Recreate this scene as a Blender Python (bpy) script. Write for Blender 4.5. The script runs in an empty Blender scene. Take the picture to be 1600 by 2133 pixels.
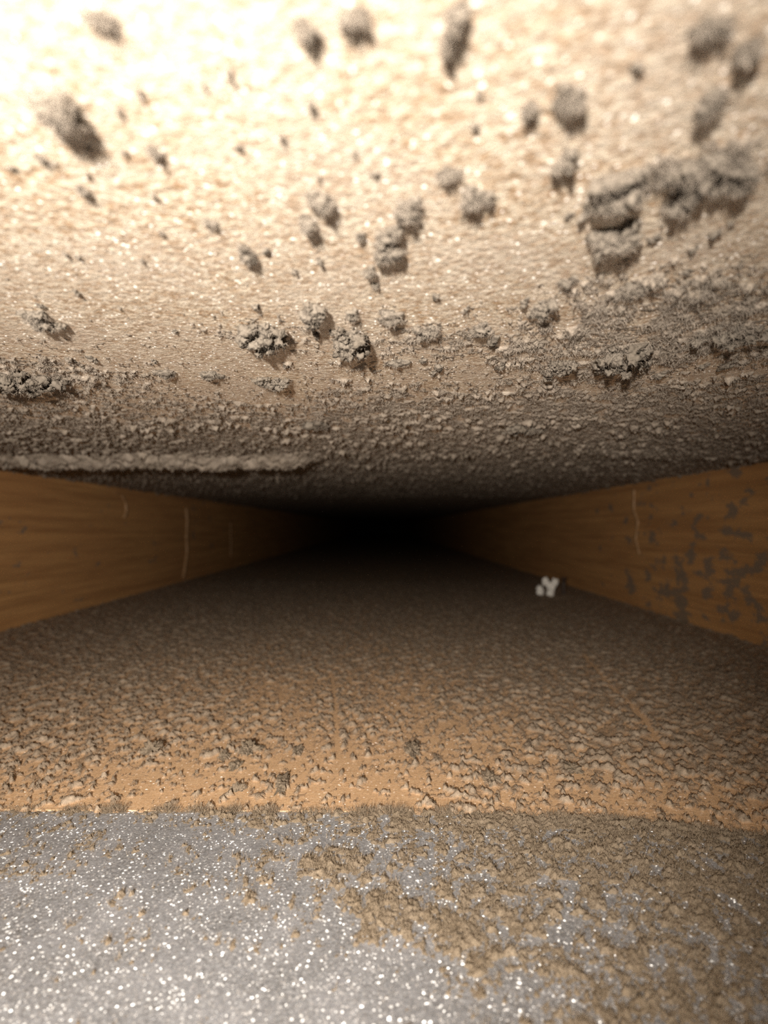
import bpy, math, random
import numpy as np

# ------------------------------------------------------------------ camera, world, light
MM = 0.001
F = 1479.0                 # focal length in pixels of the 1600 x 2133 frame
VX, VY = 795.0, 1097.0     # where the long edges of the cavity meet
CZ = 54.5                  # lens height above the floor board, mm
HC = 30.0                  # upper panel above the lens, mm
XL, XR = -196.0, 172.0     # the two side boards
CEIL = CZ + HC
END = 4600.0
START = -110.0

scene = bpy.context.scene
cam_data = bpy.data.cameras.new('camera')
cam = bpy.data.objects.new('camera', cam_data)
scene.collection.objects.link(cam)
cam_data.sensor_fit = 'VERTICAL'
cam_data.sensor_height = 36.0
cam_data.sensor_width = 27.0
cam_data.lens = F * 36.0 / 2133.0
cam_data.clip_start = 0.002
cam_data.clip_end = 20
cam.location = (0, 0, CZ * MM)
cam.rotation_euler = (math.radians(90) + math.atan((VY - 1066.5) / F), 0, -math.atan((800 - VX) / F))
cam_data.dof.use_dof = True
cam_data.dof.focus_distance = 0.135
cam_data.dof.aperture_fstop = 23.0
scene.camera = cam

world = bpy.data.worlds.new('world')
scene.world = world
world.use_nodes = True
world.node_tree.nodes['Background'].inputs[0].default_value = (0.004, 0.0035, 0.003, 1)

flash_data = bpy.data.lights.new('phone_flash', 'SPOT')
flash = bpy.data.objects.new('phone_flash', flash_data)
scene.collection.objects.link(flash)
flash.location = (-20 * MM, -64 * MM, (CZ + 6) * MM)
flash_data.energy = 6.0
flash_data.color = (1.0, 0.90, 0.78)
flash_data.shadow_soft_size = 2.2 * MM
flash_data.spot_size = math.radians(71)
flash_data.spot_blend = 1.0
flash.rotation_euler = (math.radians(90 - 2.2), 0, math.radians(1.5))

vs = scene.view_settings
vs.view_transform = 'Standard'
vs.look = 'None'
vs.gamma = 1.0
vs.use_curve_mapping = False
vs.exposure = 0.0
scene.cycles.max_bounces = 5
scene.cycles.diffuse_bounces = 5
scene.cycles.adaptive_threshold = 0.05
scene.cycles.use_denoising = False
scene.cycles.sample_clamp_indirect = 1.0
scene.cycles.caustics_reflective = False
scene.cycles.caustics_refractive = False

random.seed(4)
rng = np.random.default_rng(11)

# ------------------------------------------------------------------ noise
def _hash(ix, iy, seed):
    h = (ix.astype(np.int64) * 374761393 + iy.astype(np.int64) * 668265263 + seed * 1442695041) & 0xFFFFFFFF
    h = ((h ^ (h >> 15)) * 2246822519) & 0xFFFFFFFF
    h = ((h ^ (h >> 13)) * 1274126177) & 0xFFFFFFFF
    return ((h ^ (h >> 16)) & 0xFFFF)

def pn(x, y, seed=0):
    """2-D gradient noise, about -1..1"""
    x = np.asarray(x, float); y = np.asarray(y, float)
    ca, sa = math.cos(.55 + seed), math.sin(.55 + seed)
    x, y = ca * x - sa * y + 13.7, sa * x + ca * y - 5.3
    ix = np.floor(x); iy = np.floor(y)
    fx = x - ix; fy = y - iy
    u = fx * fx * fx * (fx * (fx * 6 - 15) + 10); v = fy * fy * fy * (fy * (fy * 6 - 15) + 10)
    def g(a, b, dx, dy):
        t = _hash(ix + a, iy + b, seed) * (2 * math.pi / 65536)
        return np.cos(t) * dx + np.sin(t) * dy
    n00 = g(0, 0, fx, fy); n10 = g(1, 0, fx - 1, fy); n01 = g(0, 1, fx, fy - 1); n11 = g(1, 1, fx - 1, fy - 1)
    a = n00 + u * (n10 - n00); b = n01 + u * (n11 - n01)
    return (a + v * (b - a)) * 1.45

def pn3(p, seed=0):
    p = np.asarray(p, float); i = np.floor(p); f = p - i
    u = f * f * f * (f * (f * 6 - 15) + 10)
    def g(a, b, c):
        h = _hash(i[:, 0] + a + 57 * (i[:, 2] + c), i[:, 1] + b - 131 * (i[:, 2] + c), seed)
        t = h * (2 * math.pi / 65536); z = ((h * 7919) & 0xFFFF) / 32768. - 1; q = np.sqrt(np.maximum(0, 1 - z * z))
        return q * np.cos(t) * (f[:, 0] - a) + q * np.sin(t) * (f[:, 1] - b) + z * (f[:, 2] - c)
    l = lambda a, b, t: a + t * (b - a)
    x0 = l(l(g(0, 0, 0), g(1, 0, 0), u[:, 0]), l(g(0, 1, 0), g(1, 1, 0), u[:, 0]), u[:, 1])
    x1 = l(l(g(0, 0, 1), g(1, 0, 1), u[:, 0]), l(g(0, 1, 1), g(1, 1, 1), u[:, 0]), u[:, 1])
    return l(x0, x1, u[:, 2]) * 1.5

def fbm(x, y, seed, oct=3, gain=0.5):
    s = 0; a = 1.0; t = 0
    for k in range(oct):
        s = s + a * pn(x * 2 ** k + 17.3 * k, y * 2 ** k - 9.1 * k, seed + k); t += a; a *= gain
    return s / t

def sst(a, b, x):
    t = np.clip((x - a) / (b - a), 0, 1)
    return t * t * (3 - 2 * t)

def ceil_pt(px, py, z=HC):     # point of the upper panel seen at a photo position, mm
    d = F * z / (VY - py)
    return (px - VX) / F * d, d

def floor_pt(px, py, z=CZ):
    d = F * z / (py - VY)
    return (px - VX) / F * d, d

# ------------------------------------------------------------------ materials
def new_mat(name):
    m = bpy.data.materials.new(name); m.use_nodes = True
    nt = m.node_tree; nt.nodes.clear()
    out = nt.nodes.new('ShaderNodeOutputMaterial'); b = nt.nodes.new('ShaderNodeBsdfPrincipled')
    nt.links.new(b.outputs[0], out.inputs[0])
    return m, nt, b

class NB:
    def __init__(s, nt):
        s.nt = nt
        s.tc = nt.nodes.new('ShaderNodeTexCoord').outputs['Object']
    def lk(s, a, b): s.nt.links.new(a, b)
    def coords(s, sx, sy, sz):        # wavelength in mm on each axis
        n = s.nt.nodes.new('ShaderNodeVectorMath'); n.operation = 'MULTIPLY'
        s.lk(s.tc, n.inputs[0]); n.inputs[1].default_value = (1000 / sx, 1000 / sy, 1000 / sz)
        return n.outputs[0]
    def noise(s, sx, sy=None, sz=None, detail=3, rough=.55):
        n = s.nt.nodes.new('ShaderNodeTexNoise'); n.inputs['Scale'].default_value = 1
        n.inputs['Detail'].default_value = detail; n.inputs['Roughness'].default_value = rough
        s.lk(s.coords(sx, sy or sx, sz or sx), n.inputs['Vector'])
        return n.outputs['Fac']
    def voro(s, sx, sy=None, sz=None, out='Color', feature='F1', rnd=1):
        n = s.nt.nodes.new('ShaderNodeTexVoronoi'); n.inputs['Scale'].default_value = 1
        n.feature = feature; n.inputs['Randomness'].default_value = rnd
        s.lk(s.coords(sx, sy or sx, sz or sx), n.inputs['Vector'])
        return n.outputs[out]
    def ramp(s, f, stops):
        n = s.nt.nodes.new('ShaderNodeValToRGB'); s.lk(f, n.inputs[0])
        e = n.color_ramp.elements
        while len(e) < len(stops): e.new(0.5)
        for i, (p, c) in enumerate(stops):
            e[i].position = p; e[i].color = (c, c, c, 1) if isinstance(c, (int, float)) else (*c, 1)
        return n.outputs[0]
    def mix(s, fac, a, b, mode='MIX'):
        n = s.nt.nodes.new('ShaderNodeMix'); n.data_type = 'RGBA'; n.blend_type = mode
        for v, i in ((fac, 0), (a, 6), (b, 7)):
            if isinstance(v, (int, float)): n.inputs[i].default_value = v
            elif isinstance(v, tuple): n.inputs[i].default_value = (*v, 1)
            else: s.lk(v, n.inputs[i])
        return n.outputs[2]
    def math(s, op, a, b=0.0):
        n = s.nt.nodes.new('ShaderNodeMath'); n.operation = op
        for v, i in ((a, 0), (b, 1)):
            if isinstance(v, (int, float)): n.inputs[i].default_value = v
            else: s.lk(v, n.inputs[i])
        return n.outputs[0]
    def attr(s, name):
        n = s.nt.nodes.new('ShaderNodeAttribute'); n.attribute_name = name
        return n.outputs['Fac']
    def bump(s, h, dist_mm, strength=1.0, normal=None):
        n = s.nt.nodes.new('ShaderNodeBump'); n.inputs['Distance'].default_value = dist_mm * MM
        n.inputs['Strength'].default_value = strength; s.lk(h, n.inputs['Height'])
        if normal is not None: s.lk(normal, n.inputs['Normal'])
        return n.outputs[0]
    def facets(s, cell, amount, sy=None):   # every crystal of the surface tilts its own way
        c = s.voro(cell, sy or cell, cell)
        a = s.nt.nodes.new('ShaderNodeVectorMath'); a.operation = 'SUBTRACT'; s.lk(c, a.inputs[0]); a.inputs[1].default_value = (.5, .5, .5)
        b = s.nt.nodes.new('ShaderNodeVectorMath'); b.operation = 'SCALE'; s.lk(a.outputs[0], b.inputs[0]); b.inputs['Scale'].default_value = amount
        g = s.nt.nodes.new('ShaderNodeNewGeometry')
        d = s.nt.nodes.new('ShaderNodeVectorMath'); d.operation = 'ADD'; s.lk(b.outputs[0], d.inputs[0]); s.lk(g.outputs['Normal'], d.inputs[1])
        e = s.nt.nodes.new('ShaderNodeVectorMath'); e.operation = 'NORMALIZE'; s.lk(d.outputs[0], e.inputs[0])
        return e.outputs[0]

def setp(nt, b, **kw):
    for k, v in kw.items():
        k = k.replace('_', ' ')
        if isinstance(v, (int, float)): b.inputs[k].default_value = v
        elif isinstance(v, tuple): b.inputs[k].default_value = (*v, 1)
        else: nt.links.new(v, b.inputs[k])

def mat_ceiling():
    m, nt, b = new_mat('pale dusty panel'); n = NB(nt)
    fleck = n.ramp(n.noise(1.0, 1.25, 1, 3, .7), [(.36, 0), (.58, 1)])
    big = n.ramp(n.noise(14, 18, 14, 3), [(.35, 0), (.65, 1)])
    c = n.mix(fleck, (.46, .29, .155), (.92, .80, .64))
    c = n.mix(n.math('MULTIPLY', big, .45), c, (.78, .68, .58))
    rust = n.ramp(n.noise(5, 7, 5, 4, .7), [(.66, 0), (.74, 1)])
    c = n.mix(n.math('MULTIPLY', rust, .5), c, (.42, .22, .10))
    bp = n.bump(n.noise(.8, 1.1, .8, 3, .65), .26, .9)
    setp(nt, b, Base_Color=c, Roughness=.6, Specular_IOR_Level=.4, Normal=bp, Coat_Weight=1.0, Coat_Roughness=.52, Coat_IOR=1.9, Coat_Normal=n.facets(.26, 2.4, .36))
    return m

def mat_dust(name, dark, mid, light, wl=1.0, bumpmm=.16):
    m, nt, b = new_mat(name); n = NB(nt)
    f = n.noise(.9 * wl, .9 * wl, .9 * wl, 4, .7)
    g = n.noise(7 * wl, 9 * wl, 7 * wl, 3)
    c = n.mix(n.ramp(f, [(.3, 0), (.68, 1)]), dark, mid)
    c = n.mix(n.ramp(g, [(.35, 0), (.7, .75)]), c, light)
    bp = n.bump(n.noise(.45 * wl, .45 * wl, .45 * wl, 3, .7), bumpmm, .9)
    setp(nt, b, Base_Color=c, Roughness=.95, Specular_IOR_Level=.12, Normal=bp)
    return m

def mat_floor_dust(name, dark, mid, light):
    # a thin film lets the board shine through, thick dust is grey
    m = mat_dust(name, dark, mid, light); nt = m.node_tree; n = NB(nt)
    b = next(k for k in nt.nodes if k.type == 'BSDF_PRINCIPLED')
    col = b.inputs['Base Color'].links[0].from_socket
    sp = nt.nodes.new('ShaderNodeSeparateXYZ'); n.lk(n.tc, sp.inputs[0])
    mr = nt.nodes.new('ShaderNodeMapRange'); n.lk(sp.outputs['Z'], mr.inputs[0])
    for k_, v_ in ((1, .0), (2, .00045), (3, 1), (4, 0)): mr.inputs[k_].default_value = v_
    n.lk(n.mix(mr.outputs[0], col, (.43, .29, .18)), b.inputs['Base Color'])
    return m

def mat_floor():
    m, nt, b = new_mat('orange plywood face'); n = NB(nt)
    grain = n.ramp(n.noise(9, .7, 2, 4, .6), [(.3, 0), (.7, 1)])
    c = n.mix(grain, (.60, .37, .195), (.76, .52, .31))
    speck = n.ramp(n.noise(.7, .9, 1, 3, .7), [(.42, 0), (.66, 1)])
    c = n.mix(n.math('MULTIPLY', speck, .45), c, (.84, .62, .41))
    bp = n.bump(n.noise(.8, .4, .5, 2, .6), .09, .8)
    setp(nt, b, Base_Color=c, Roughness=.6, Specular_IOR_Level=.4, Normal=bp, Coat_Weight=.8, Coat_Roughness=.4, Coat_IOR=1.7, Coat_Normal=n.facets(.34, 2.6))
    return m

def mat_metal():
    m, nt, b = new_mat('galvanised steel'); n = NB(nt)
    big = n.ramp(n.noise(9, 12, 9, 4, .6), [(.3, 0), (.7, 1)])
    fine = n.ramp(n.noise(.6, .6, .6, 3, .7), [(.35, 0), (.65, 1)])
    c = n.mix(fine, (.13, .137, .15), (.42, .445, .49))
    c = n.mix(n.math('MULTIPLY', big, .5), c, (.52, .55, .62))
    bp = n.bump(n.noise(.5, .5, .5, 2, .7), .08, .7)
    setp(nt, b, Base_Color=c, Metallic=.3, Roughness=.5, Normal=bp, Coat_Weight=1.0, Coat_Roughness=.46, Coat_IOR=3.4, Coat_Normal=n.facets(.24, 2.3, .30))
    return m

def mat_wood(name, seed, dusty):
    m, nt, b = new_mat(name); n = NB(nt)
    gr = n.ramp(n.noise(6, 150, 4.2, 5, .68), [(.38, 0), (.60, 1)])
    fine = n.ramp(n.noise(2, 40, 1.1, 3, .6), [(.3, 0), (.7, 1)])
    blot = n.ramp(n.noise(60, 110, 34, 3), [(.35, 0), (.65, 1)])
    c = n.mix(gr, (.37, .185, .072), (.62, .34, .135))
    c = n.mix(n.math('MULTIPLY', fine, .4), c, (.66, .40, .175))
    c = n.mix(n.math('MULTIPLY', blot, .35), c, (.46, .22, .09))
    pt = n.noise(17, 21, 9, 5, .66)
    big = n.noise(120, 130, 60, 2)
    film = n.math('ADD', pt, n.math('MULTIPLY', big, .35))
    if dusty:
        sp = nt.nodes.new('ShaderNodeSeparateXYZ'); n.lk(n.tc, sp.inputs[0])
        mr = nt.nodes.new('ShaderNodeMapRange'); n.lk(sp.outputs['Y'], mr.inputs[0])
        for k_, v_ in ((1, .36), (2, .62), (3, .06), (4, -.08)): mr.inputs[k_].default_value = v_
        film = n.math('ADD', film, mr.outputs[0])
    lo = .775 if dusty else .82
    c = n.mix(n.ramp(film, [(lo, 0), (lo + .045, .8)]), c, (.22, .185, .15))
    bp = n.bump(n.math('ADD', gr, n.noise(1.2, 12, 1.0, 3)), .25, .6)
    setp(nt, b, Base_Color=c, Roughness=.72, Specular_IOR_Level=.25, Normal=bp)
    return m

def mat_plain(name, col, col2, rough=.8, wl=1.5):
    m, nt, b = new_mat(name); n = NB(nt)
    c = n.mix(n.ramp(n.noise(wl), [(.3, 0), (.7, 1)]), col, col2)
    setp(nt, b, Base_Color=c, Roughness=rough, Normal=n.bump(n.noise(wl * .6), .2, .7))
    return m

M_CEIL = mat_ceiling()
M_DUST = mat_dust('grey house dust', (.20, .166, .131), (.335, .288, .24), (.385, .336, .287))
M_CLUMP = mat_dust('grey lint', (.075, .063, .05), (.17, .146, .12), (.21, .185, .157), .7, .2)
M_FDUST = mat_floor_dust('brown grey floor dust', (.195, .15, .108), (.345, .275, .208), (.40, .33, .257))
M_MDUST = mat_dust('brown fuzzy dust', (.14, .108, .074), (.25, .20, .143), (.265, .22, .17), .8, .25)
M_FCLUMP = mat_dust('dark brown lint', (.10, .078, .055), (.20, .16, .118), (.23, .19, .145))
M_FLOOR = mat_floor()
M_METAL = mat_metal()
M_WOODL = mat_wood('brown lumber', 1, False)
M_WOODR = mat_wood('brown lumber with dust blotches', 2, True)
M_FIBRE = mat_plain('dust fibre', (.16, .135, .11), (.30, .26, .22), .9, .7)
M_FFIBRE = mat_plain('brown dust fibre', (.16, .125, .088), (.29, .232, .168), .9, .7)
M_CRUMB = mat_plain('white plaster', (.72, .70, .66), (.85, .84, .80), .8, 2)
M_DARK = mat_plain('dark rusted iron', (.02, .012, .008), (.05, .03, .02), .6, 1.5)
M_FARSHADE = mat_plain('painted darkness', (.006, .005, .004), (.014, .012, .01), .95, 4)  # darkness of the deep cavity put into the end wall's colour
M_GLUE = mat_plain('dried glue', (.33, .195, .095), (.44, .28, .155), .45, 3)

# ------------------------------------------------------------------ builders
def tag(o, label=None, cat=None, group=None, kind=None):
    if label: o['label'] = label
    if cat: o['category'] = cat
    if group: o['group'] = group
    if kind: o['kind'] = kind
    return o

def mesh_np(name, verts, faces, mat, parent=None, smooth=True):
    """verts (n,3) in mm, faces list/array of equal-size polygons (possibly several arrays)"""
    me = bpy.data.meshes.new(name)
    if not isinstance(faces, list): faces = [faces]
    faces = [np.asarray(f, np.int32) for f in faces if len(f)]
    nl = sum(f.size for f in faces); npoly = sum(len(f) for f in faces)
    me.vertices.add(len(verts)); me.vertices.foreach_set('co', (np.asarray(verts, np.float32) * MM).ravel())
    me.loops.add(nl); me.loops.foreach_set('vertex_index', np.concatenate([f.ravel() for f in faces]))
    tot = np.concatenate([np.full(len(f), f.shape[1], np.int32) for f in faces])
    me.polygons.add(npoly)
    me.polygons.foreach_set('loop_start', np.concatenate([[0], np.cumsum(tot)[:-1]]).astype(np.int32))
    me.polygons.foreach_set('use_smooth', np.full(npoly, smooth))
    me.update(calc_edges=True)
    me.materials.append(mat)
    o = bpy.data.objects.new(name, me); scene.collection.objects.link(o)
    if parent: o.parent = parent
    return o

def box_np(x0, x1, y0, y1, z0, z1):
    v = np.array([[x, y, z] for z in (z0, z1) for y in (y0, y1) for x in (x0, x1)], float)
    f = [[0, 2, 3, 1], [4, 5, 7, 6], [0, 1, 5, 4], [2, 6, 7, 3], [0, 4, 6, 2], [1, 3, 7, 5]]
    return v, np.array(f)

def prism(outline, z0, z1):
    n = len(outline)
    v = np.array([[x, y, z0] for x, y in outline] + [[x, y, z1] for x, y in outline], float)
    f = [list(range(n))[::-1], [n + i for i in range(n)]]
    q = [[i, (i + 1) % n, n + (i + 1) % n, n + i] for i in range(n)]
    return v, [np.array([f[0]]), np.array([f[1]]), np.array(q)]

def rows(y0, y1, rel, lo, far=700., farrel=.02):
    ys = [y0]
    while ys[-1] < y1:
        d = abs(ys[-1])
        ys.append(ys[-1] + max(lo, (rel if d < far else farrel) * d))
    return np.array(ys)

def graded_grid(ys, ncols, inner=.84, k=.57, pad=5.):
    """rows across the cavity; columns are finer where the cavity is narrower to the lens"""
    no = int(ncols * (1 - inner) / 2); ni = ncols - 2 * no
    w = k * np.maximum(ys, 0) + pad
    a = np.maximum(-w, XL + 3); b = np.minimum(w, XR - 3)
    tl = np.linspace(0, 1, no, endpoint=False); ti = np.linspace(0, 1, ni, endpoint=False); tr = np.linspace(0, 1, no + 1)
    X = np.concatenate([XL + (a - XL)[:, None] * tl, a[:, None] + (b - a)[:, None] * ti, b[:, None] + (XR - b)[:, None] * tr], 1)
    Y = np.repeat(ys[:, None], X.shape[1], 1)
    jx = pn(X * .9, Y * .9, 77) * .06; jy = pn(X * .9, Y * .9, 78) * .06
    return X, Y

def heightfield(name, X, Y, H, base, sign, mat, cut=-.12, parent=None):
    """a skin of dust: faces only where the thickness H shows above its panel"""
    ny, nx = X.shape
    Z = base + sign * np.maximum(H, cut - .05)
    idx = np.arange(ny * nx).reshape(ny, nx)
    q = np.stack([idx[:-1, :-1], idx[:-1, 1:], idx[1:, 1:], idx[1:, :-1]], -1).reshape(-1, 4)
    hm = np.maximum.reduce([H[:-1, :-1], H[:-1, 1:], H[1:, 1:], H[1:, :-1]]).ravel()
    q = q[hm > cut]
    if sign < 0: q = q[:, ::-1]
    used = np.unique(q); remap = np.full(ny * nx, -1); remap[used] = np.arange(len(used))
    V = np.stack([X.ravel(), Y.ravel(), Z.ravel()], 1)[used]
    return mesh_np(name, V, remap[q], mat, parent)

def fibres(P, Nrm, length, width, curl, mat, name, parent=None, lay=None):
    """short curled ribbons: one per root point"""
    n = len(P)
    rv = rng.normal(size=(n, 3))
    D = Nrm + rv * curl
    if lay is not None: D = D + lay
    D /= np.linalg.norm(D, axis=1)[:, None]
    L = (length * rng.uniform(.45, 1.3, n))[:, None]
    bend = rng.normal(size=(n, 3)) * .45
    S = np.cross(D, rng.normal(size=(n, 3))); S /= np.linalg.norm(S, axis=1)[:, None]
    W = (width * rng.uniform(.6, 1.4, n))[:, None] if np.ndim(width) == 0 else width[:, None]
    p1 = P + D * L * .5 + bend * L * .12; p2 = P + D * L + bend * L * .5
    V = np.stack([P - S * W, P + S * W, p1 + S * W * .8, p1 - S * W * .8, p2], 1).reshape(-1, 3)
    o = np.arange(n)[:, None] * 5
    return mesh_np(name, V, [o + np.array([0, 1, 2, 3]), o + np.array([3, 2, 4])], mat, parent)

# ------------------------------------------------------------------ the cavity: panels and side boards
v, f = box_np(XL - 38, XR + 38, START, END, CEIL, CEIL + 12)
tag(mesh_np('ceiling', v, f, M_CEIL, smooth=False), 'pale speckled upper panel closing the top of the cavity', 'panel', kind='structure')

edge_px = [(-700, 1676), (0, 1680), (300, 1682), (700, 1684), (1000, 1689), (1300, 1702), (1600, 1738), (1900, 1765), (2500, 1800)]
edge = [floor_pt(px, py) for px, py in edge_px]
ex = np.array([XL - 38] + [p[0] for p in edge] + [XR + 38]); ey = np.array([edge[0][1]] + [p[1] for p in edge] + [edge[-1][1]])
def edge_y(x): return np.interp(x, ex, ey)
outline = [(float(a), float(edge_y(a))) for a in np.linspace(XL - 38, XR + 38, 60)] + [(XR + 38, END), (XL - 38, END)]
v, f = prism(outline, -12, 0)
tag(mesh_np('floor', v, f, M_FLOOR, smooth=False), 'orange brown plywood floor of the cavity', 'floor', kind='structure')

# side boards: each is a run of lumber with a butt joint
def board(name, x0, x1, y0, y1, mat, parent=None):
    v, f = box_np(x0, x1, y0, y1, 0, CEIL)
    o = mesh_np(name, v, f, mat, parent, smooth=False)
    md = o.modifiers.new('bevel', 'BEVEL'); md.width = .8 * MM; md.segments = 2
    return o
wl = bpy.data.objects.new('wall_left', None); scene.collection.objects.link(wl)
tag(wl, 'brown lumber side of the cavity with a pale vertical drip', 'wall', kind='structure')
board('lumber', XL - 38, XL, START, 930, M_WOODL, wl)
board('lumber', XL - 38, XL - .7, 931.5, END, M_WOODL, wl)
wr = bpy.data.objects.new('wall_right', None); scene.collection.objects.link(wr)
tag(wr, 'brown lumber side of the cavity with grey dust blotches', 'wall', kind='structure')
board('lumber', XR, XR + 38, START, 1100, M_WOODR, wr)
board('lumber', XR + .7, XR + 38, 1101.5, END, M_WOODR, wr)
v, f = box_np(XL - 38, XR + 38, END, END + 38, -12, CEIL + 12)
tag(mesh_np('wall_back', v, f, M_FARSHADE, smooth=False), 'wall with painted-in darkness closing the far end of the cavity', 'wall', kind='structure')

# ------------------------------------------------------------------ galvanised sheet in front of the floor board
SZ = -.14
gx = np.linspace(XL - 20, XR + 20, 260); gy = np.linspace(START, 150, 150)
GX, GY = np.meshgrid(gx, gy)
GZ = SZ + .35 * pn(GX / 38, GY / 30, 5) * sst(150, 110, GY)
idx = np.arange(GX.size).reshape(GX.shape)
q = np.stack([idx[:-1, :-1], idx[:-1, 1:], idx[1:, 1:], idx[1:, :-1]], -1).reshape(-1, 4)
sheet = mesh_np('metal_sheet', np.stack([GX.ravel(), GY.ravel(), GZ.ravel()], 1), q, M_METAL)
md = sheet.modifiers.new('thickness', 'SOLIDIFY'); md.thickness = .7 * MM; md.offset = -1
tag(sheet, 'glittering galvanised steel sheet in front of the orange floor board', 'sheet metal')

# ------------------------------------------------------------------ dust crust hanging from the upper panel
def blob(X, Y, px, py, wpx, dmm, h, skew=0.0, pt=ceil_pt):
    cx, cy = pt(px, py); w = wpx / F * cy
    u = (X - cx); vv = (Y - cy) - skew * u
    r = np.sqrt((u / w) ** 2 + (vv / dmm) ** 2 + 1e-9)
    return h * np.exp(-(r ** 2.5))

ys = np.concatenate([np.linspace(START, 18, 60)[:-1], rows(18, END, .0034, .26)])
X, Y = graded_grid(ys, 610)
Yw = Y + 1.5 * pn(X / 9, Y / 9, 3); Xw = X + 1.5 * pn(X / 9, Y / 9, 4)
LY = np.log(np.maximum(Y, 20))
cover = -.66 + .62 * sst(math.log(50), math.log(200), LY) + .50 * sst(math.log(120), math.log(340), LY)
cover = cover + .20 * sst(12, 75, X) * sst(30, 75, Y) * (1 - .6 * sst(120, 220, Y)) + .10 * sst(-40, -90, X)
cover = cover + .22 * pn(X / 34, Y / 40, 8)
# patches with a shape of their own: the dusty corner, the ledge, the bare streak
for (px, py, w, dm, c) in [(1300, 370, 120, 9, .55), (1470, 350, 140, 10, .65), (1280, 720, 330, 26, .62), (1520, 690, 190, 20, .55), (1420, 600, 210, 12, .42), (900, 700, 160, 14, .22), (1050, 870, 300, 30, .2),
                           (60, 780, 170, 22, .5), (1150, 860, 330, 40, .3), (545, 690, 90, 10, .35), (1500, 770, 120, 10, -.35)]:
    cover = cover + blob(X, Y, px, py, w, dm, c)
n_a = fbm(Xw / 7.5, Yw / 8.5, 21, 2); n_b = fbm(Xw / 2.6, Yw / 3.0, 31, 2); n_c = fbm(X / 1.1, Y / 1.25, 41, 2)
n_d = pn(X / .55, Y / .62, 51)
field = .34 * n_a + .50 * n_b + .42 * n_c + .16 * n_d
t = field + cover
far = sst(90, 300, Y)
thick = (.28 + .35 * far) * sst(.02, .30, t) + (.15 + .35 * far) * np.clip(t - .2, 0, 1.2)
tall = fbm(Xw / 3.4 + 31, Yw / 4.2, 81, 3, .6)
n_e = pn(X / .31, Y / .34, 53)
H = thick * (.8 + .4 * n_b) + .15 * n_c + .15 * n_d + .09 * n_e
rough = np.clip(.75 + 1.1 * fbm(X / 22, Y / 26, 85, 2), .25, 1.7)
H = H + rough * (1.5 + 2.3 * far) * np.clip(tall + .2 * n_c + .22 * np.clip(cover, -1, .35) - .12, 0, .7) * sst(-.2, .2, t)
H = np.where(t > -.05, H, -.3)
H = H - .22 + .0
tall2 = fbm(Xw / 5.0 + 90, Yw / 6.0, 91, 3, .62)
H = H + 1.0 * sst(.22, .85, tall2 + .15 * n_c + .2 * np.clip(cover, -.5, .3)) * sst(85, 140, Y) * sst(-.2, .2, t) * (1 + .35 * n_b)
# deep pits eaten through the crust
pit = fbm(Xw / 5.2 + 3, Yw / 6.4, 61, 2)
H = H - 2.8 * sst(.22, .36, pit + .12 * n_c) * sst(85, 140, Y)
pit2 = fbm(X / 2.3 + 9, Y / 2.6, 65, 2)
H = H - 1.0 * sst(.30, .50, pit2) * sst(75, 140, Y)
# the long lint ridge hanging across the far side
rx = sst(-205, -150, X) * (1 - sst(-42, -20, X))
ry = np.exp(-np.abs((Y - 300 - 6 * pn(X / 40, X * 0 + 2, 9)) / 11) ** 3)
H = H + (5.0 + 1.2 * pn(X / 6, Y / 30, 71) + .8 * pn(X / 2, Y / 20, 72)) * rx * ry
rx2 = sst(60, 110, X); H = H + 1.6 * np.exp(-((Y - 270 - .25 * (X - 60)) / 16) ** 2) * rx2 * (.7 + .6 * n_a)
H = H * sst(-5, 25, Y) - .4 * (1 - sst(-5, 25, Y))
dust_top = heightfield('dust_crust', X, Y, H, CEIL, -1, M_DUST)
tag(dust_top, 'pitted grey dust crust clinging beneath the pale upper panel', 'dust', kind='stuff')

# fibres standing out of the crust
def field_fibres(X, Y, Z, mask, n, sign, length, width, curl, mat, name, crust):
    w = (mask / np.maximum(Y, 30) ** 1.0).ravel(); w /= w.sum()
    k = rng.choice(len(w), n, p=w)
    P = np.stack([X.ravel()[k], Y.ravel()[k], Z.ravel()[k]], 1) + rng.normal(size=(n, 3)) * np.array([.25, .25, .02])
    o = fibres(P, np.tile([0, 0, sign], (n, 1)).astype(float), length, width, curl, mat, name, crust)
    return tag(o, kind='stuff')
msk = ((H > .15) & (Y > 35) & (Y < 420)).astype(float)
field_fibres(X, Y, CEIL - H, msk, 110000, -1., .75, .03, .9, M_FIBRE, 'dust_fibres', dust_top)

# ------------------------------------------------------------------ dust crust on the floor board
ys = rows(112, END, .0042, .4)
X, Y = graded_grid(ys, 560)
Yw = Y + 2.0 * pn(X / 10, Y / 16, 103); Xw = X + 1.2 * pn(X / 8, Y / 14, 104)
e = Y - edge_y(X)
cover = -.04 + .12 * sst(0, 80, e) + .34 * sst(50, 260, e) + .18 * pn(X / 26, Y / 46, 108)
cover = cover + .22 * sst(15, 80, np.abs(X + 8)) * sst(0, 60, e) + .10 * sst(0, 40, X)
n_a = fbm(Xw / 5.2, Yw / 9, 121, 2); n_b = fbm(Xw / 2.1, Yw / 3.4, 131, 2); n_c = fbm(X / .85, Y / 1.2, 141, 2)
t = .40 * n_a + .70 * n_b + .45 * n_c + cover
tall = fbm(Xw / 2.5 + 40, Yw / 4.2, 181, 3, .6)
H = .20 * sst(.0, .30, t) + .22 * np.clip(t - .2, 0, 1) + .09 * n_c + .06 * pn(X / .5, Y / .6, 151)
H = H + 2.1 * np.clip(tall + .25 * n_c + .3 * np.clip(cover, -.6, .2) + .05 * sst(70, 10, e), 0, .55) * sst(-.15, .2, t)
H = np.where(t > -.15, H, -.3) - .12
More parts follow.
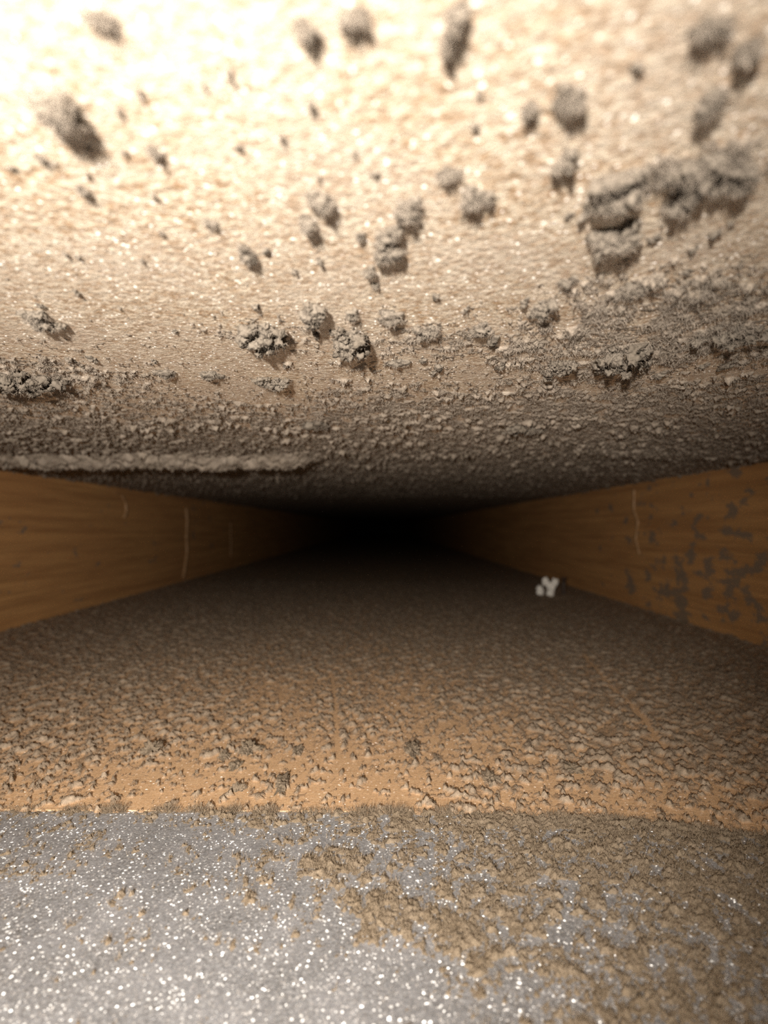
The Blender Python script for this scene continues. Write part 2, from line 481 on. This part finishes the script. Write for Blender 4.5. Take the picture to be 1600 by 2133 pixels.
# scratches drawn through the dust
def scratch(pts, w):
    global H
    for (a, b), (c, d_) in zip(pts[:-1], pts[1:]):
        x0, y0 = floor_pt(a, b); x1, y1 = floor_pt(c, d_)
        s = np.clip(((X - x0) * (x1 - x0) + (Y - y0) * (y1 - y0)) / ((x1 - x0) ** 2 + (y1 - y0) ** 2), 0, 1)
        dd = np.hypot(X - x0 - s * (x1 - x0), Y - y0 - s * (y1 - y0))
        H = H - .9 * np.exp(-(dd / w) ** 2)
scratch([(706, 1690), (704, 1560), (700, 1470), (690, 1400)], .45)
scratch([(405, 1575), (470, 1510), (560, 1420)], .5)
scratch([(1215, 1365), (1262, 1420), (1335, 1490), (1380, 1560)], .8)
H = np.where(e < -.4, -1, H)
dust_low = heightfield('dust_crust', X, Y, H, 0, 1, M_FDUST, cut=-.1)
tag(dust_low, 'brown grey dust mottling the orange floor board', 'dust', kind='stuff')
msk = ((H > .12) & (e < 260)).astype(float)
field_fibres(X, Y, H, msk, 40000, 1., .7, .028, .7, M_FFIBRE, 'dust_fibres', dust_low)

# fuzzy fringe where the board ends over the metal
n = 26000
fx = rng.uniform(-95, 92, n); dens = pn(fx / 7, fx * 0, 201) + .5 * pn(fx / 2.5, fx * 0, 202)
fx = fx[dens > -.45]; n = len(fx)
fl = .45 + 1.4 * sst(-.3, .7, pn(fx / 4, fx * 0 + 5, 205) + .4 * pn(fx / 1.3, fx * 0, 206))
P = np.stack([fx, edge_y(fx) + rng.uniform(-1.2, 1.6, n), rng.uniform(-.5, .15, n)], 1)
o = fibres(P, np.tile([0, -.7, .75], (n, 1)), fl, .03, .6, M_FFIBRE, 'dust_fringe')
tag(o, 'fuzzy brown dust fringe along the front edge of the floor board', 'dust', kind='stuff')

# ------------------------------------------------------------------ dust patches on the sheet
ys = np.concatenate([np.linspace(START, 50, 80)[:-1], np.arange(50, 140, .30)])
X, Y = graded_grid(ys, 520, k=.57, pad=6.)
e = edge_y(X) - Y
Zs = SZ + .35 * pn(X / 38, Y / 30, 5) * sst(150, 110, Y)
cover = -.33 + .47 * sst(-38, 36, X + .2 * (Y - 90)) + .22 * sst(12, 0, e) + .10 * sst(50, 20, e) + .14 * pn(X / 15, Y / 20, 208)
for (px, py, w, dm, c) in [(800, 1890, 60, 7, .42), (960, 1930, 90, 7, .34), (930, 2010, 60, 5, .25), (680, 1800, 60, 7, .3),
                           (870, 1830, 40, 8, -.25), (880, 1990, 40, 5, -.3), (600, 2060, 300, 10, -.3), (870, 2090, 120, 5, -.18), (1060, 2060, 70, 4, -.15), (200, 1760, 60, 6, .2), (60, 1810, 70, 6, .2)]:
    cover = cover + blob(X + 2.6 * pn(X / 5, Y / 6, 211), Y + 3 * pn(X / 5, Y / 6, 212), px, py, w, dm, c, pt=floor_pt)
Yw = Y + 1.2 * pn(X / 6, Y / 9, 203); Xw = X + .9 * pn(X / 6, Y / 9, 204)
n_a = fbm(Xw / 4.6, Yw / 7.5, 221, 2); n_b = fbm(Xw / 1.8, Yw / 2.8, 231, 2); n_c = fbm(X / .7, Y / .95, 241, 2)
t = .50 * n_a + .6 * n_b + .5 * n_c + cover
tall = fbm(Xw / 2.4 + 70, Yw / 4.4, 281, 3, .6)
H = .22 * sst(0, .36, t) + .25 * np.clip(t - .2, 0, 1) + .13 * n_c + .08 * pn(X / .4, Y / .5, 251)
H = H + 1.25 * np.clip(tall + .3 * n_c + .4 * np.clip(cover, -.5, .25) - .02, 0, .6) * sst(-.1, .25, t)
H = np.where(t > -.08, H, -.3) - .14
H = np.where(e < -.3, -1, H)
ny, nx = X.shape
dust_metal = heightfield('dust_patches', X, Y, H, Zs, 1, M_MDUST, cut=-.1)
tag(dust_metal, 'brown fuzzy dust patches spread over the steel sheet', 'dust', kind='stuff')
msk = ((H > .05) & (Y > 55) & (e > -.3)).astype(float)
field_fibres(X, Y, Zs + H, msk, 60000, 1., .8, .024, .55, M_FFIBRE, 'dust_fibres', dust_metal)

# ------------------------------------------------------------------ single clumps of lint hanging from the panel
def ico(sub):
    import bmesh
    bm = bmesh.new(); bmesh.ops.create_icosphere(bm, subdivisions=sub, radius=1)
    v = np.array([x.co[:] for x in bm.verts]); f = np.array([[q.index for q in p.verts] for p in bm.faces]); bm.free()
    return v, f
ICO4, ICO3, ICO2 = ico(5), ico(4), ico(3)

def clump(px, py, wpx, hpx, label, group, seed, nf=260, big=True, hang=1.0):
    cx, cy = ceil_pt(px, py)
    ppm = F / cy
    ang = math.atan2(HC, cy)
    r = .5 * wpx / ppm
    tot = hpx / ppm
    rz = max(.3, min(.32 * tot, .8 * r + .15) * hang); ry = max(.5 * r, (tot - 1.2 * rz * math.cos(ang)) / (2 * max(.25, math.sin(ang))))
    ry = min(ry, 4.0 * r + .6)
    v0, f0 = ICO2 if big else ICO3
    L = np.array([r, ry, rz])
    lr = random.Random(seed * 7 + 1)
    if big:                                   # a matted bundle of small tufts
        base = max(.30, min(r, rz * 1.1) * .42)
        nb = int(min(34, max(9, (r * ry * rz) / base ** 3 * .75 + 5)))
        balls = []
        for q in range(nb):
            while True:
                if q and q % 6 and lr.random() < .8:      # the next tuft hangs on to the last one
                    c = balls[-1][0] / (L * .85) + np.array([lr.gauss(0, .42), lr.gauss(0, .42), lr.gauss(0, .25)])
                    if np.abs(c[:2]).max() < 1.15 and -1 < c[2] < .15: break
                    if lr.random() < .8: continue
                c = np.array([lr.uniform(-1, 1), lr.uniform(-1, 1), lr.uniform(-1, .1)])
                if (c ** 2).sum() < 1: break
            balls.append((c * L * .85, base * lr.uniform(.45, 1.25)))
    else:
        balls = [(np.zeros(3), 1.0)]
    ps, fs, vn, off = [], [], [], 0
    for q, (c, br) in enumerate(balls):
        sc = L if not big else np.array([br * lr.uniform(.8, 1.3), br * lr.uniform(.8, 1.5), br])
        p = v0 * sc
        n1 = pn3(p / (sc.max() * .8) + seed * 3.7 + q, 300); n2 = pn3(p / (sc.max() * .36) + seed + q * 2, 340)
        n3 = pn3((p + c) / .5 + seed, 380); n4 = pn3((p + c) / .24, 390)
        p = p * np.maximum(.85 + .7 * n1 + .6 * n2, .1)[:, None] + v0 * (n3 * .22 + n4 * .14)[:, None] * min(1, sc.max() * 1.5)
        ps.append(p + c); fs.append(f0 + off); vn.append(v0); off += len(v0)
    p = np.concatenate(ps); f = np.concatenate(fs); v = np.concatenate(vn)
    p[:, 2] = np.where(p[:, 2] > 0, p[:, 2] * .25, p[:, 2])     # flattened where it clings to the panel
    rz0 = rz * .12
    root = mesh_np('dust_clump', p, f, M_CLUMP)
    root.location = (cx * MM, cy * MM, (CEIL - rz0) * MM)
    tag(root, label, 'dust clump', group)
    # the surface breaks up into lint
    kk = rng.choice(len(p), nf); kk = kk[p[kk, 2] < .02 + .1 * rz]; P = p[kk] * .97; N = v[kk]
    fz = fibres(P, N * .8, min(.85, .22 * (r + rz) + .2), .021 + .004 * (cy < 70), .85, M_FIBRE, 'lint', root)
    fz['kind'] = 'stuff'
    return root

BIG = [  # px, py, width, height, label
 (102, 205, 92, 105, 'large tan lint clump hanging alone near the bright corner of the panel'),
 (195, 20, 62, 34, 'blurred flat lint clump by the top edge above the large tan clump'),
 (632, 42, 34, 62, 'slanting thin lint clump by the top edge, left of a squarer one'),
 (735, 14, 56, 44, 'squarish dark lint clump cut by the middle of the top edge'),
 (945, 36, 36, 105, 'long narrow lint streak running down from the top edge'),
 (75, 318, 20, 24, 'small lint speck just below the large tan clump'),
 (316, 305, 22, 36, 'small brown lint speck right of the large tan clump'),
 (168, 388, 18, 32, 'thin lint speck with a tail on the bright left part of the panel'),
 (666, 402, 56, 56, 'ring-shaped lint curl in the middle of the bright panel'),
 (637, 452, 30, 46, 'small dark lint tuft right below the ring-shaped curl'),
 (848, 424, 52, 70, 'dark lint tuft just above the long upright lint roll'),
 (808, 502, 44, 108, 'long upright lint roll in the middle of the panel'),
 (750, 484, 18, 24, 'tiny lint dot left of the long upright lint roll'),
 (936, 352, 48, 36, 'flat lint clump above and right of the dark tuft'),
 (992, 400, 60, 62, 'plump slanted lint clump right of the dark tuft'),
 (1198, 182, 54, 84, 'blurred oval lint clump high on the right part of the panel'),
 (1106, 212, 26, 46, 'small blurred lint speck left of the oval clump'),
 (1480, 195, 52, 84, 'blurred upright lint clump near the top right corner'),
 (1500, 30, 80, 50, 'dark blurred lint clump at the top right corner'),
 (1575, 80, 50, 60, 'blurred lint lump at the right border below the corner clump'),
 (1180, 316, 46, 56, 'bent lint tuft with a tail below the oval clump'),
 (1288, 380, 120, 112, 'broad shaggy lint mass above a darker knot on the right'),
 (1432, 404, 54, 74, 'dark dangling lint tip between the two broad masses'),
 (1470, 335, 150, 100, 'broadest blurred lint mass near the right border'),
 (1545, 350, 60, 90, 'dark lint lump against the right border'),
 (1275, 482, 90, 80, 'dark knotted lint clump below the broad shaggy mass'),
 (436, 458, 30, 22, 'small lint crumb on the left middle of the panel'),
 (514, 525, 30, 54, 'small forked lint tuft on the left middle of the panel'),
 (768, 560, 26, 30, 'small round lint dot below the long upright roll'),
 (1186, 580, 36, 30, 'small round lint ball left of a looped pair of crumbs'),
 (1320, 598, 62, 36, 'wide looped lint crumb on the right middle of the panel'),
 (1130, 635, 44, 58, 'upright lint tuft with a thin tip on the right middle of the panel'),
 (545, 690, 108, 84, 'large pale fluffy lint clump with a dark hollow on its side'),
 (652, 645, 48, 66, 'slanted pale lint clump right of the large fluffy one'),
 (722, 705, 70, 84, 'fluffy lint clump with a deep dark shadow in the middle'),
 (816, 655, 50, 40, 'rounded lint tuft right above the deep-shadowed clump'),
 (736, 652, 26, 34, 'small dark lint tip above the deep-shadowed clump'),
 (890, 682, 72, 44, 'row of low lint crumbs right of the rounded tuft'),
 (582, 795, 92, 42, 'low wide lint clump below the large pale fluffy one'),
 (1000, 682, 32, 40, 'small lint crumb right of the row of low crumbs'),
 (1300, 738, 128, 92, 'large shaggy lint mass casting a slanting shadow on the right'),
 (1530, 690, 160, 66, 'long slanted lint ledge at the right border'),
 (62, 790, 160, 86, 'wide fluffy lint mass at the left border'),
 (662, 882, 50, 46, 'lint tuft low in the dust crust below the middle clumps'),
 (826, 752, 42, 28, 'small lint tuft below the rounded tuft'),
 (345, 775, 40, 30, 'small lint crumb right of the wide mass at the left border'),
 (438, 778, 46, 30, 'small lint pair left of the low wide clump'),
 (1160, 762, 40, 70, 'upright crack-edged lint clump left of the large shaggy mass'),
 (1085, 890, 110, 44, 'pale low lint heap in the dust crust right of the middle'),
 (80, 660, 60, 56, 'faint lint smear above the wide mass at the left border'),
]
for i, (px, py, w, h, lab) in enumerate(BIG):
    big = w * h > 2500
    clump(px, py, w, h, lab, 'lint clumps hanging from the upper panel', i, int(min(3000, 150 + w * h * .4)), big)
# look-alike specks scattered between them
for i in range(70):
    py = 90 + 720 * random.random() ** .7; px = random.uniform(10, 1590)
    s = random.uniform(7, 16) * (1 + .5 * (px > 1000))
    clump(px, py, s, s * random.uniform(.9, 1.8), 'tiny grey lint speck scattered among larger clumps under the panel', 'tiny lint specks', 60 + i, 60, False)

# ------------------------------------------------------------------ clumps lying on the floor board
def floor_clump(px, py, wpx, hpx, label, seed):
    cx, cy = floor_pt(px, py); ppm = F / cy
    r = .5 * wpx / ppm; ry = .5 * hpx / ppm * cy / CZ * .8; rz = max(.7, .75 * r)
    v, f = ICO4
    p = v * np.array([r, ry, rz])
    n1 = pn3(p * np.array([.8, .35, .8]) + seed * 5.1, 500); n2 = pn3(p * np.array([1.8, 1., 1.8]) + seed, 520); n3 = pn3(p / .5, 540)
    p = p * np.maximum(.15, .8 + .6 * n1 + .5 * n2)[:, None] + v * (n3 * .22)[:, None]
    p[:, 2] = np.where(p[:, 2] < 0, p[:, 2] * .2, p[:, 2])
    o = mesh_np('dust_clump', p, f, M_FCLUMP)
    o.location = (cx * MM, cy * MM, rz * .08 * MM)
    tag(o, label, 'dust clump', 'dust clumps on the floor board')
    kk = rng.choice(len(p), 500)
    fz = fibres(p[kk], v[kk] * .7, .6, .018, .8, M_FFIBRE, 'lint', o); fz['kind'] = 'stuff'
for i, a in enumerate([
 (590, 1628, 28, 54, 'tall upright dust clump at the front edge of the floor board'),
 (492, 1592, 22, 28, 'dark rounded dust clump left of the tall upright one'),
 (470, 1572, 24, 26, 'slanted dust clump behind the dark rounded one'),
 (520, 1560, 44, 28, 'wide dust clump with two lobes near the front of the floor board'),
 (500, 1640, 34, 16, 'arched dust crumb by the front edge of the floor board'),
 (622, 1560, 22, 24, 'small dust clump behind the tall upright one'),
 (320, 1560, 46, 20, 'flat dust clump on the left of the floor board'),
 (860, 1560, 30, 40, 'long dust clump near the middle front of the floor board'),
 (1020, 1620, 34, 36, 'forked dust clump right of the middle front'),
 (1190, 1600, 34, 34, 'rounded dust clump at the right front of the floor board'),
]): floor_clump(*a, i)

# ------------------------------------------------------------------ crumbs and sliver far in on the floor
def lump(name, cx, cy, parts, mat, label, cat, group=None):
    vs_, fs_, k = [], [], 0
    for j, (dx, dy, dz, r, st) in enumerate(parts):
        v, f = ICO3
        p = v * np.array([r, r, r * st])
        p = p * (1 + .35 * pn(p[:, 0] / r * 1.3 + j, p[:, 1] / r + p[:, 2] / r * 1.2, 600 + j))[:, None]
        vs_.append(p + np.array([dx, dy, dz])); fs_.append(f + k); k += len(p)
    o = mesh_np(name, np.concatenate(vs_), np.concatenate(fs_), mat)
    o.location = (cx * MM, cy * MM, .3 * MM)
    return tag(o, label, cat, group)
cx, cy = floor_pt(1146, 1243)
lump('plaster_crumb', cx, cy, [(0, 0, 3, 3.0, 1.1), (1.2, 0, 7.5, 3.2, 1.2), (4.0, .5, 11, 2.6, 1.2), (-3.6, .5, 11.5, 2.6, 1.3), (-1.2, 0, 8.5, 2.4, 1.1)],
     M_CRUMB, 'white forked plaster crumb on the floor near the right side board', 'crumb')
cx, cy = floor_pt(1125, 1241)
lump('plaster_crumb', cx, cy, [(0, 0, 3.0, 2.9, 1.1), (-.5, .3, 5.5, 2.4, 1)], M_CRUMB, 'small dull plaster crumb left of the forked white one', 'crumb')
cx, cy = floor_pt(1174, 1238)
# a cut nail standing in the floor: head and tapering shank
sx = []
prof = [(0, 1.2), (3, 1.5), (9, 1.7), (12.2, 1.8), (12.3, 3.0), (13.4, 3.0), (13.6, 2.4)]
a = np.linspace(0, 2 * math.pi, 14, endpoint=False)
V = np.concatenate([np.stack([r * np.cos(a), r * np.sin(a), np.full(14, z)], 1) for z, r in prof] + [np.array([[0, 0, prof[-1][0]]])])
Q = [[k * 14 + j, k * 14 + (j + 1) % 14, (k + 1) * 14 + (j + 1) % 14, (k + 1) * 14 + j] for k in range(len(prof) - 1) for j in range(14)]
T = [[(len(prof) - 1) * 14 + j, (len(prof) - 1) * 14 + (j + 1) % 14, len(prof) * 14] for j in range(14)]
nail = mesh_np('nail', V, [np.array(Q), np.array(T)], M_DARK)
nail.location = (cx * MM, cy * MM, 0)
tag(nail, 'thin dark nail standing beside the white forked crumb', 'nail')

# ------------------------------------------------------------------ dried drips on the side boards
def drip(name, wall_x, side, pts, rad, mat, parent=None):
    """a raised bead following (depth, height) points on a side board"""
    P = np.array(pts, float); tt = np.linspace(0, len(P) - 1, 40)
    yy = np.interp(tt, range(len(P)), P[:, 0]); zz = np.interp(tt, range(len(P)), P[:, 1])
    yy = yy + .8 * pn(zz / 7, zz * 0, 7)
    a = np.linspace(0, 2 * math.pi, 10, endpoint=False)
    rr = rad * (1 + .45 * pn(zz / 5, zz * 0 + 3, 9)); rr[0] *= .3; rr[-1] *= .3
    V = np.stack([wall_x + side * (rr[:, None] * .45 * np.cos(a)), yy[:, None] + rr[:, None] * np.sin(a), np.repeat(zz[:, None], 10, 1)], -1).reshape(-1, 3)
    Q = [[k * 10 + j, k * 10 + (j + 1) % 10, (k + 1) * 10 + (j + 1) % 10, (k + 1) * 10 + j] for k in range(39) for j in range(10)]
    return mesh_np(name, V, np.array(Q), mat, parent)
dl = 715
drip('glue_drip', XL, 1, [(dl - 3, 74), (dl + 2, 60), (dl - 1, 45), (dl + 2, 30), (dl - 6, 14), (dl - 12, 4)], 3.4, M_GLUE, wl)
drip('glue_drip', XL, 1, [(922, 60), (924, 40), (925, 14)], 1.5, M_GLUE, wl)
drip('lint_strand', XL, 1, [(520, 80), (536, 78), (545, 72), (546, 66), (541, 61)], 2.2, M_GLUE, wl)
dr = 478
drip('glue_drip', XR, -1, [(dr + 5, 80), (dr + 6, 66), (dr - 2, 58), (dr + 3, 46), (dr - 4, 36)], 2.0, M_GLUE, wr)
